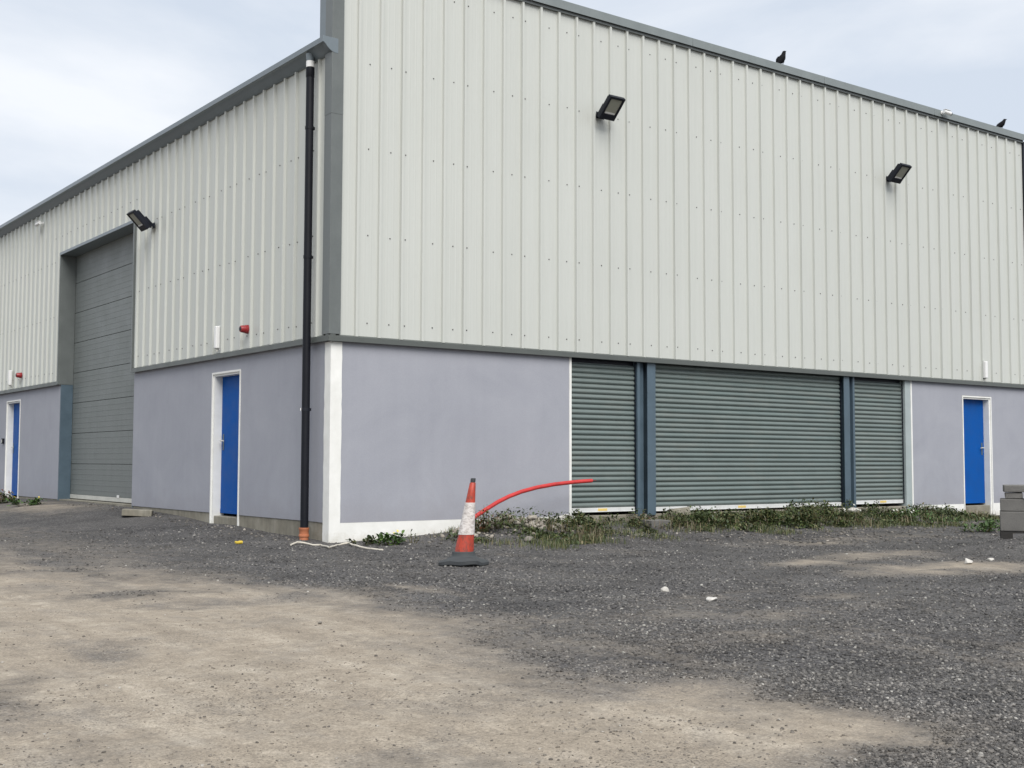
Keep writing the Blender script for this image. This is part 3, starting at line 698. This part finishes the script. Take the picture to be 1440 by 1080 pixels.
# ---------------------------------------------------------------- things in the yard
def gz(p): return float(ground_z(p.x, p.y))
def on_ground(u, v):
    """first point where a sight line reaches the ground or the foot of a wall"""
    d = ray(u, v); c = Vector((CX, CY, CZ)); t = 3.0
    while t < 60:
        p = c+d*t
        if p.z <= gz(p): break
        if p.x > -.06 and p.y > -.10: break
        t += .01
    p.z = gz(p); return p
# traffic cone
cp = on_ground(652, 795); D = (cp-Vector((CX, CY, CZ))).dot(F); ppm = FPX/D
TC = empty('traffic_cone', (cp.x, cp.y, cp.z+.002), 'worn orange and white traffic cone leaning slightly by the weeds', 'traffic cone')
Hc = 122/ppm
seg = 48
bm_ = MB(); ring = []
for rr, zz in ((.0, .0), (.228, .0), (.240, .010), (.240, .044), (.226, .056), (.172, .072), (.142, .084), (.128, .092), (.121, .100), (.117, .134), (.108, .140)):
    row = []
    for k in range(seg):
        t = 2*math.pi*k/seg
        sq = 1.0 if rr < .18 else 1/max(abs(math.cos(t)), abs(math.sin(t)), .86)*.93   # rounded, nearly square foot
        wv = (.016*math.sin(2*t+.6)+.008*math.sin(5*t))*(rr/.24)**2 if rr > .13 else 0  # warped rubber
        row.append((rr*sq*math.cos(t), rr*sq*math.sin(t), zz+max(wv, -.002 if zz < .012 else -.012)))
    ring.append(row)
V = [q for r_ in ring for q in r_]; n = len(ring)
bm_.add(V, [(i*seg+k, i*seg+(k+1) % seg, (i+1)*seg+(k+1) % seg, (i+1)*seg+k) for i in range(n-1) for k in range(seg)]+[tuple((n-1)*seg+k for k in range(seg))])
o = link('rubber_base', bm_, M['rubber'], TC, smooth=True); o.rotation_euler = (0, 0, .5)
lean = RR*.12                                                         # leans a little to the right
def cone_ring(z0, z1, m_, name, e=0, extra=None):
    prof = []
    for z in np.linspace(z0, z1, 8):
        t = (z-.115)/(Hc-.115); prof.append((.100*(1-t)+.026*t+e, z))
    if extra: prof += extra
    mb = MB().lathe(prof, 32)
    mb.v = [(x+lean.x*(z-.1), y+lean.y*(z-.1), z) for x, y, z in mb.v]
    return link(name, mb, m_, TC, smooth=True)
cone_ring(.110, Hc-.05, M['orange'], 'cone_body', extra=[(.027, Hc-.046), (.024, Hc-.044)])
cone_ring(.312, .635, M['sleeve'], 'reflective_sleeve', e=.0035)
mb = MB().lathe([(.0235, Hc-.052), (.026, Hc-.03), (.0255, Hc-.003), (.018, Hc)], 20); mb.v = [(x+lean.x*(z-.1), y+lean.y*(z-.1), z) for x, y, z in mb.v]
link('cone_tip', mb, M['rubber'], TC, smooth=True)

# red cable duct rising out of the weeds
pts = [at_y(u, v, y) for u, v, y in ((662, 731, -.62), (672, 724, -.60), (684, 716, -.58), (700, 706, -.55), (716, 698, -.52), (733, 691.5, -.50), (755, 685.5, -.48), (780, 681, -.46), (806, 678, -.44), (832, 676, -.42))]
DU = empty('cable_duct', (pts[0].x, pts[0].y, gz(pts[0])), 'bent red plastic cable duct rising from the weeds across the shutter edge', 'duct')
rel = [p_-DU.location for p_ in pts]
link('duct_pipe', MB().tube([rel[0]-Vector((.12, 0, .25))]+rel, .028, 16, cap=False), M['red'], DU, smooth=True)
e1 = rel[-1]; t1 = (rel[-1]-rel[-2]).normalized()
link('duct_mouth', MB().tube([e1-t1*.02, e1-t1*.001], .025, 16), M['dark'], DU)
link('draw_string', MB().tube([e1-t1*.01, e1+t1*.05+Vector((0, 0, .004)), e1+t1*.09-Vector((0, 0, .004))], .004, 6), M['redS'], DU)

# white cable lying at the corner
cab = [on_ground(u, v) for u, v in ((409, 768), (418, 765.5), (428, 766), (440, 767.5), (451, 767), (457, 770), (463, 773), (469, 770.5), (474, 767.5), (481, 766), (490, 765.5), (495, 769), (506, 770.8), (524, 772.5), (543, 774.5))]
dense = []
for i in range(len(cab)-1):
    for k in range(4):
        q = cab[i].lerp(cab[i+1], k/4); q.z = gz(q)+.016+.01*math.sin(i*1.3+k*.3); dense.append(q)
o = empty('white_cable', dense[0], 'length of dirty white cable lying on the gravel at the building corner', 'cable')
link('cable', MB().tube([q-dense[0] for q in dense], .011, 8), M['rope'], o, smooth=True)

# crushed yellow can
p_ = on_ground(336, 765)
o = empty('crushed_can', p_, 'small crushed yellow can on the gravel before the near blue door', 'can')
cb = MB().tube([(-.07, 0, .025), (-.066, 0, .027), (-.02, .004, .022), (.015, -.003, .030), (.055, .002, .026), (.06, .002, .024)], [.022, .030, .027, .032, .031, .022], 14, squash=1.1)
o.scale = (.7, .7, .7)
link('can_body', cb, M['can'], o, smooth=True)
link('can_lid', MB().tube([(.0603, .002, .024), (.064, .002, .024)], .023, 14), M['alu'], o)

# single pale stones
def rock(u, v, r, lab, flat=.6, m_='pale', name='stone', grp='pale loose stones', dz=0):
    p = on_ground(u, v); n = 1
    bm = bmesh.new()
    for _ in range(15):
        q = Vector([random.gauss(0, 1) for _ in range(3)]).normalized()
        k = max(abs(q.x), abs(q.y), abs(q.z)); q = q/k**.55*random.uniform(.82, 1.0)
        bm.verts.new(q)
    ret = bmesh.ops.convex_hull(bm, input=list(bm.verts))
    loose = [v for v in bm.verts if not v.link_faces]; bmesh.ops.delete(bm, geom=loose, context='VERTS')
    bm.verts.index_update(); vs_ = [tuple(v.co) for v in bm.verts]; fc = [tuple(v.index for v in f.verts) for f in bm.faces]; bm.free()
    Q = np.array(vs_)*np.array([1, .75, flat])*r
    ang = YAW*-1+rng.random()*.8; Q[:, :2] = Q[:, :2]@np.array([[math.cos(ang), math.sin(ang)], [-math.sin(ang), math.cos(ang)]])
    o = link(name, np_mesh(name, Q, np.array(fc)), M[m_], bevel=r*.07); o.location = (p.x, p.y, p.z+r*flat*.55+dz)
    return tag(o, lab, 'stone', grp)
rock(934, 832, .048, 'pale stone in the middle of the gravel yard, left of a flatter one')
rock(1001, 845, .060, 'flat pale stone in the gravel yard, right of a rounder one', .35)
rock(1363, 793, .062, 'rounded white stone in the pale patch near the stacked blocks', .7)
rock(1393, 788, .05, 'flat white stone nearest the stacked blocks', .35)
rock(631, 795, .065, 'grey-white stone touching the left side of the traffic cone base', .5)
rock(742, 762, .085, 'grey rock at the front edge of the weeds right of the cone', .6, 'rubble')
rock(797, 737, .15, 'white lump of rubble at the foot of the shutter edge strip', .8, 'pale')
rock(1198, 722, .12, 'pale stone among weeds below the second steel column', .7, 'pale')
rock(450, 878, .016, 'small dark brown pebble standing out on the dusty ground', .8, 'rubble', 'pebble')
M['beige'] = stone_mat('beige_rubble', [(0, (.20, .175, .145)), (.6, (.30, .27, .225)), (1, (.42, .39, .34))])[0]
for u, v, r, q in ((700, 741, .075, 'leftmost stone of the beige rubble heap behind the cone'), (713, 737, .085, 'pale rubble stone second from the left in the heap behind the cone'), (722, 731, .06, 'small rubble stone on the upper left of the heap under the duct'),
        (735, 733, .095, 'largest rubble stone in the middle of the heap under the duct'), (748, 738, .07, 'low rubble stone at the front of the heap under the duct'), (757, 730, .085, 'rubble stone on the upper right of the heap under the duct'),
        (770, 736, .075, 'rightmost stone of the beige rubble heap under the duct'), (728, 744, .055, 'small stone at the front foot of the beige rubble heap')):
    rock(u, v-2, r*1.05, q, .6, 'beige', 'rubble_stone', 'rubble stones among the weeds', .05)
# slab before the tall door, and broken blocks at the column foot
def slab(name, c, dims, rz, lab, cat, m_, tilt=0, grp=None):
    a, b, h = dims; mb = MB(); 
    V = [(sx*a/2*(1+random.uniform(-.06, .04)), sy*b/2*(1+random.uniform(-.08, .05)), z) for z in (0, h) for sx, sy in ((-1, -1), (0, -1.04), (1, -1), (1, 1), (0, 1.03), (-1, 1))]
    mb.add(V, [(5, 4, 3, 2, 1, 0), (6, 7, 8, 9, 10, 11)]+[(i, (i+1) % 6, 6+(i+1) % 6, 6+i) for i in range(6)])
    o = link(name, mb, M[m_], bevel=.008); o.location = c; o.rotation_euler = (tilt, tilt*.4, rz); return tag(o, lab, cat, grp)
p_ = on_ground(193, 724)
slab('concrete_slab', (p_.x, p_.y, p_.z-.015), (.75, .45, .10), 1.2, 'broken concrete slab lying by the wall right of the tall door', 'slab', 'concrete', .05)
p_ = on_ground(925, 740); 
slab('broken_block', (p_.x, p_.y+.05, p_.z-.03), (.42, .22, .12), .1, 'grey broken block in the weeds at the first steel column', 'block', 'block', .05)
slab('broken_block', (5.98, -.14, float(ground_z(5.98, -.14))+.02), (.36, .12, .16), -.25, 'pale broken block tilted against the footing under the middle shutter', 'block', 'concrete', -.22)

# stack of concrete blocks on a pallet at the right
B0 = on_ground(1407, 759); ang = -YAW-.37
ux = Vector((math.cos(ang), math.sin(ang), 0)); uy = Vector((-math.sin(ang), math.cos(ang), 0))
zg = B0.z-.01
PL = empty('pallet', (B0.x, B0.y, zg), 'dark wooden pallet under the stacked concrete blocks', 'pallet', rz=ang)
for y0 in (.0, .45, .9):
    for x0 in (.0, .52, 1.05): link('bearer', MB().box(x0, x0+.14, y0, y0+.10, .0, .090), M['wood'], PL, bevel=.004)
for k in range(7): link('board', MB().box(.0, 1.2, k*.15, k*.15+.10, .0905, .110), M['wood'], PL)
def block(x, y, z, sx, sy, sz, lab, dr=0):
    nb = 4; mb = MB(); V = []
    o = link('concrete_block', MB().box(0, sx, 0, sy, 0, sz), M['block'], bevel=.009)
    for v in o.data.vertices: v.co += Vector([random.uniform(-.004, .004) for _ in range(3)])
    o.location = Vector((B0.x, B0.y, zg))+ux*x+uy*y+Vector((0, 0, z)); o.rotation_euler = (0, 0, ang+dr)
    return tag(o, lab, 'concrete block', 'concrete blocks stacked on the pallet')
Z = .118
block(.00, 0, Z, .44, .44, .232, 'tall dark concrete block, bottom of the stack at the left end on the pallet')
block(.448, .0, Z, .44, .44, .230, 'tall dark concrete block, bottom of the stack in the pallet middle')
block(.005, .014, Z+.238, .44, .43, .146, 'medium grey concrete block, second from the bottom at the left end of the stack')
block(.455, .006, Z+.238, .44, .43, .146, 'medium grey concrete block, second from the bottom in the pallet middle')
block(.062, .03, Z+.391, .20, .38, .066, 'thin grey concrete block, second from the top of the stack', .0)
block(.05, .01, Z+.464, .66, .42, .088, 'flat grey concrete block on the very top of the stack', .02)
block(.275, -.01, Z+.390, .42, .40, .066, 'thin concrete block under the right end of the top slab', -.03)

# ---------------------------------------------------------------- weeds
def leaves(P_, size, wid=.55, up=.35, curl=.25):
    """P_ (n,3) bases -> leaf quads folded along the midrib (4 triangles each)"""
    n = len(P_); a = rng.random(n)*2*np.pi; el = up+(rng.random(n)-.35)*1.1
    d = np.stack([np.cos(a)*np.cos(el), np.sin(a)*np.cos(el), np.sin(el)], -1); sd_ = np.stack([-np.sin(a), np.cos(a), (rng.random(n)-.5)*.8], -1)
    s = size*(.6+.8*rng.random(n))[:, None]; L_ = d*s; W_ = sd_*s*wid*.5
    dn = np.array([0, 0, -1])*s*curl
    V = np.stack([P_, P_+L_*.35+W_*.8, P_+L_*.75+W_*.75+dn*.4, P_+L_+dn, P_+L_*.75-W_*.75+dn*.4, P_+L_*.35-W_*.8, P_+L_*.55-np.array([0, 0, 1])*s*.06], 1)
    Fc = np.array([(0, 1, 6), (1, 2, 6), (2, 3, 6), (3, 4, 6), (4, 5, 6), (5, 0, 6)])
    return V.reshape(-1, 3), (Fc[None]+7*np.arange(n)[:, None, None]).reshape(-1, 3)
def blades(P_, h, w, bend=.5):
    n = len(P_); a = rng.random(n)*2*np.pi; hh = h*(.45+.9*rng.random(n))[:, None]; b = bend*(.3+rng.random(n))[:, None]
    dr = np.stack([np.cos(a), np.sin(a), np.zeros(n)], -1); sd_ = np.stack([-np.sin(a), np.cos(a), np.zeros(n)], -1)*w*(.6+.8*rng.random(n))[:, None]
    up = np.array([0, 0, 1.0])
    V = np.stack([P_-sd_, P_+sd_, P_+dr*hh*b*.3+up*hh*.55-sd_*.8, P_+dr*hh*b*.3+up*hh*.55+sd_*.8, P_+dr*hh*b+up*hh*(.95-.3*b)], 1)
    Fc = np.array([(0, 1, 3), (0, 3, 2), (2, 3, 4)])
    return V.reshape(-1, 3), (Fc[None]+5*np.arange(n)[:, None, None]).reshape(-1, 3)
def cluster(cs, n, spread, hmax):
    """points filling low mounds: cs (k,2) centres, each with its own spread and height"""
    k = rng.integers(0, len(cs), n); c = np.asarray(cs)[k]
    sp = np.asarray(spread)[k] if hasattr(spread, '__len__') else np.full(n, spread)
    hm = np.asarray(hmax)[k] if hasattr(hmax, '__len__') else np.full(n, hmax)
    r = np.sqrt(rng.random(n))*sp; t = rng.random(n)*2*np.pi
    x = c[:, 0]+r*np.cos(t)*1.25; y = np.minimum(c[:, 1]+r*np.sin(t)*.8, -.01)
    top = hm*np.clip(1-(r/sp)**2, 0, 1)
    return np.stack([x, y, ground_z(x, y)+top*rng.random(n)**.6], -1)
def join(*parts):
    V = []; Fc = []; o = 0
    for v, f in parts: V.append(v); Fc.append(f+o); o += len(v)
    return np.concatenate(V), np.concatenate(Fc)
def weed_zone(n, x0, x1, yf, h):
    x = x0+(x1-x0)*rng.random(n); y = -.03-rng.random(n)**.8*np.interp(x, *yf)*(.55+.9*vnoise(x, x*0+3, 1.7, 2)); return np.stack([x, y], -1)
YF = ([1.2, 1.6, 2.6, 3.6, 4.6, 6, 9, 12, 15.5], [.9, 1.55, 1.65, 1.35, 1.15, 1.15, 1.3, 1.3, 1.6])
# low leafy ground cover along the whole wall foot
cs = weed_zone(520, 1.35, 15.4, YF, .1); cs = cs[vnoise(cs[:, 0], cs[:, 1], 1.1, 3) > .42]
cs = cs[~((cs[:, 0] > 1.95) & (cs[:, 0] < 3.1) & (cs[:, 1] < -.30) & (cs[:, 1] > -.95))]; cs = cs[(rng.random(len(cs)) < .35) | ~(((cs[:, 0] > 3.9) & (cs[:, 0] < 5.2)) | ((cs[:, 0] > 10.4) & (cs[:, 0] < 11.9)))]; nc = len(cs)
hs = (.03+.40*np.clip(vnoise(cs[:, 0]+5, cs[:, 1], 1.3, 3)-.32, 0, 1)+.08*rng.random(nc))*np.exp(-(np.abs(cs[:, 1])-.35)**2/.5)*(1+.45*np.exp(-((cs[:, 0]-8.3)/2.4)**2)+.3*np.exp(-((cs[:, 0]-2.6)/.8)**2))
hs[(cs[:, 0] > 13.2)] *= .5
sp = .09+.17*rng.random(nc)
V, Fc = join(leaves(cluster(cs, 34000, sp, hs), .032, .62), leaves(cluster(cs[::2], 11000, sp[::2]*1.1, hs[::2]*1.15), .060, .5, .5))
link('weed_leaves', np_mesh('weed_leaves', V, Fc), M['leaf'], kind='stuff')
cs2 = weed_zone(480, 1.4, 15.6, (YF[0], [q*1.25 for q in YF[1]]), .1); cs2 = cs2[vnoise(cs2[:, 0]+3, cs2[:, 1], .9, 3) > .45]; n2_ = len(cs2)
P_ = cluster(cs2, 14000, .10+.20*rng.random(n2_), .015); V, Fc = blades(P_, .075, .0030)
link('grass_tufts', np_mesh('grass_tufts', V, Fc), M['grass'], kind='stuff')
cs3 = weed_zone(60, 1.9, 15.2, YF, .1)
V, Fc = blades(cluster(cs3, 1200, .22, .02), .17, .0026, .6)
link('dry_stalks', np_mesh('dry_stalks', V, Fc), M['dry'], kind='stuff')
# thin sprinkling of small weeds further out
# stones of the rubble strip in front of the weeds
n = 2600; x = 3.8+9.5*rng.random(n); y = -.7-3.2*rng.random(n)**1.5
ok = (x+y*.6 > 3.2); x, y = x[ok], y[ok]
me = stones('rubble_strip', x, y, .010+.030*rng.random(len(x))**3.2, (.35, .6), .2)
link('rubble_strip', me, M['rubble'], kind='stuff')
n = 260; x = .3+3.6*rng.random(n); y = -.15-1.6*rng.random(n)
link('rubble_scatter', stones('rubble_scatter', x, y, .010+.026*rng.random(n)**2.5, (.4, .7), .25), M['rubble'], kind='stuff')
n = 420; x = 2.45+.42*rng.normal(size=n); y = np.minimum(-.62+.24*rng.normal(size=n), -.1)
link('rubble_scatter', stones('rubble_scatter', x, y, .014+.05*rng.random(n)**2.4, (.5, .85), .15), M['beige'], kind='stuff')
n = 230; y = .1+9*rng.random(n); x = -.05-.5*rng.random(n)
link('wall_foot_stones', stones('wall_foot_stones', x, y, .010+.022*rng.random(n)**2.2, (.5, .8), .2), M['rubble'], kind='stuff')

def plant(name, u, v, lab, spread, height, nleaf, lsize, m_, flowers=0, fm='yflower', grp=None, stems=6, loc=None, rusty=False, wid=.5):
    p = on_ground(u, v) if loc is None else Vector((loc[0], loc[1], float(ground_z(*loc))))
    if p.y > -.5 and p.x > 1.5: p = Vector((p.x-.10, p.y-.18, 0)); p.z = gz(p)
    t = empty(name, p, lab, 'plant', grp)
    S = MB(); tops = []
    for k in range(stems):
        a = random.random()*6.283; rr = spread*random.random()**.7; q = Vector((rr*math.cos(a), rr*math.sin(a)*.7, 0))
        q1 = Vector((q.x*1.15, q.y*1.15, height*(.55+.45*random.random())*(1-.45*rr/spread))); tops.append((q, q1)); S.tube([q*.6-Vector((0, 0, .01)), (q+q1)*.5, q1], [.005, .004, .002], 5)
    link('stems', S, M['stem'], t)
    k = rng.integers(0, stems, nleaf); w_ = rng.random(nleaf)[:, None]
    B = np.array([tuple(q) for q, _ in tops])[k]; T = np.array([tuple(q) for _, q in tops])[k]
    pts_ = B*(1-w_)+T*w_+(rng.random((nleaf, 3))-.5)*np.array([spread*.55, spread*.4, .03])
    pts_[:, 2] = np.abs(pts_[:, 2])
    V, Fc = leaves(pts_, lsize, wid, .45)
    link('leaves', np_mesh('leaves', V, Fc), M[m_], t, kind='stuff')
    if rusty: 
        V, Fc = leaves(pts_[:nleaf//3]+np.array([0, 0, .02]), lsize*.8, wid, .6); link('rusty_leaves', np_mesh('rusty_leaves', V, Fc), M['rusty'], t, kind='stuff')
    for j in range(flowers):
        q, q1 = tops[j % stems]; c = q1+Vector((random.uniform(-.02, .02), -.02, .035)); fb = MB()
        fb.tube([q1, c], .003, 5)
        for i in range(14):
            a = i*6.283/14; d = Vector((math.cos(a), math.sin(a)*.8-.35, .25+.5*math.sin(a))).normalized(); s_ = d.cross(Vector((0, 0, 1))).normalized()*.006; r_ = .030
            fb.add([c, c+d*r_*.6+s_, c+d*r_, c+d*r_*.6-s_], [(0, 1, 2, 3)])
        link('flower', fb, M[fm], t)
    return t
plant('weed_plant', 512, 766, 'dark green weed plant at the white band, left of the yellow dandelion', .15, .13, 150, .055, 'leaf')
plant('dandelion_plant', 549, 766, 'dandelion with yellow flowers by the white band left of the cone', .19, .19, 190, .075, 'leaf2', 2, stems=9)
plant('weed_plant', 581, 764, 'thin sprig of weed right of the yellow dandelion by the white band', .07, .20, 22, .04, 'leaf', stems=4)
plant('dandelion_plant', 36, 711, 'bright green dandelion with yellow flower at the foot of the far left wall', .26, .20, 150, .09, 'leaf2', 2, stems=8)
plant('weed_plant', 3, 708, 'weed plant at the left edge of the picture below the far door', .2, .34, 130, .08, 'leaf', rusty=True)
plant('weed_plant', 680, 748, 'reddish leaved weed right behind the cone at the duct foot', .20, .36, 260, .05, 'leaf', rusty=True, stems=12)
plant('weed_plant', 703, 742, 'bushy green weed under the bent red duct', .30, .30, 320, .05, 'leaf', stems=14)
plant('weed_plant', 772, 746, 'upright weed in front of the white band left of the edge strip', .20, .26, 150, .045, 'leaf', stems=9)
plant('weed_plant', 798, 748, 'weed in front of the white edge strip beside the left shutter', .25, .28, 190, .045, 'leaf', stems=10)
plant('weed_plant', 826, 752, 'weed below the left shutter right of the edge strip', .25, .22, 180, .045, 'leaf', stems=9)
plant('weed_plant', 900, 737, 'reddish brown weed left of the first steel column foot', .18, .26, 140, .04, 'leaf', rusty=True, stems=9)
plant('weed_plant', 1010, 735, 'spreading low weed under the left half of the middle shutter', .40, .24, 300, .05, 'leaf', stems=13)
plant('weed_plant', 1075, 734, 'dense low weed below the centre of the middle shutter', .45, .26, 330, .05, 'leaf', stems=14)
plant('weed_plant', 1146, 735, 'tallest bushy dark weed in front of the middle shutter', .42, .46, 520, .055, 'leaf', stems=18)
plant('weed_plant', 1184, 730, 'dark weed at the foot of the second steel column', .25, .32, 220, .05, 'leaf', stems=10)
plant('daisy_plant', 1197, 731, 'pale flowered weed right of the second steel column foot', .16, .24, 90, .04, 'leaf', 7, 'wflower', stems=8)
plant('daisy_plant', 1262, 731, 'white flowered weed below the right end of the right shutter', .30, .20, 130, .05, 'leaf2', 5, 'wflower', stems=9)
plant('weed_plant', 1288, 732, 'green weed at the foot of the pale pillar right of the shutters', .30, .26, 210, .055, 'leaf2', stems=12)
plant('weed_plant', 1330, 736, 'low green weed before the white band left of the right blue door', .35, .14, 170, .06, 'leaf2', stems=9)
plant('weed_plant', 1380, 748, 'broad leaved weed in front of the right blue door by the stacked blocks', .40, .18, 240, .07, 'leaf2', stems=12)
plant('weed_plant', 1398, 742, 'green weed tucked behind the left end of the stacked blocks', .30, .2, 170, .065, 'leaf2', stems=9)
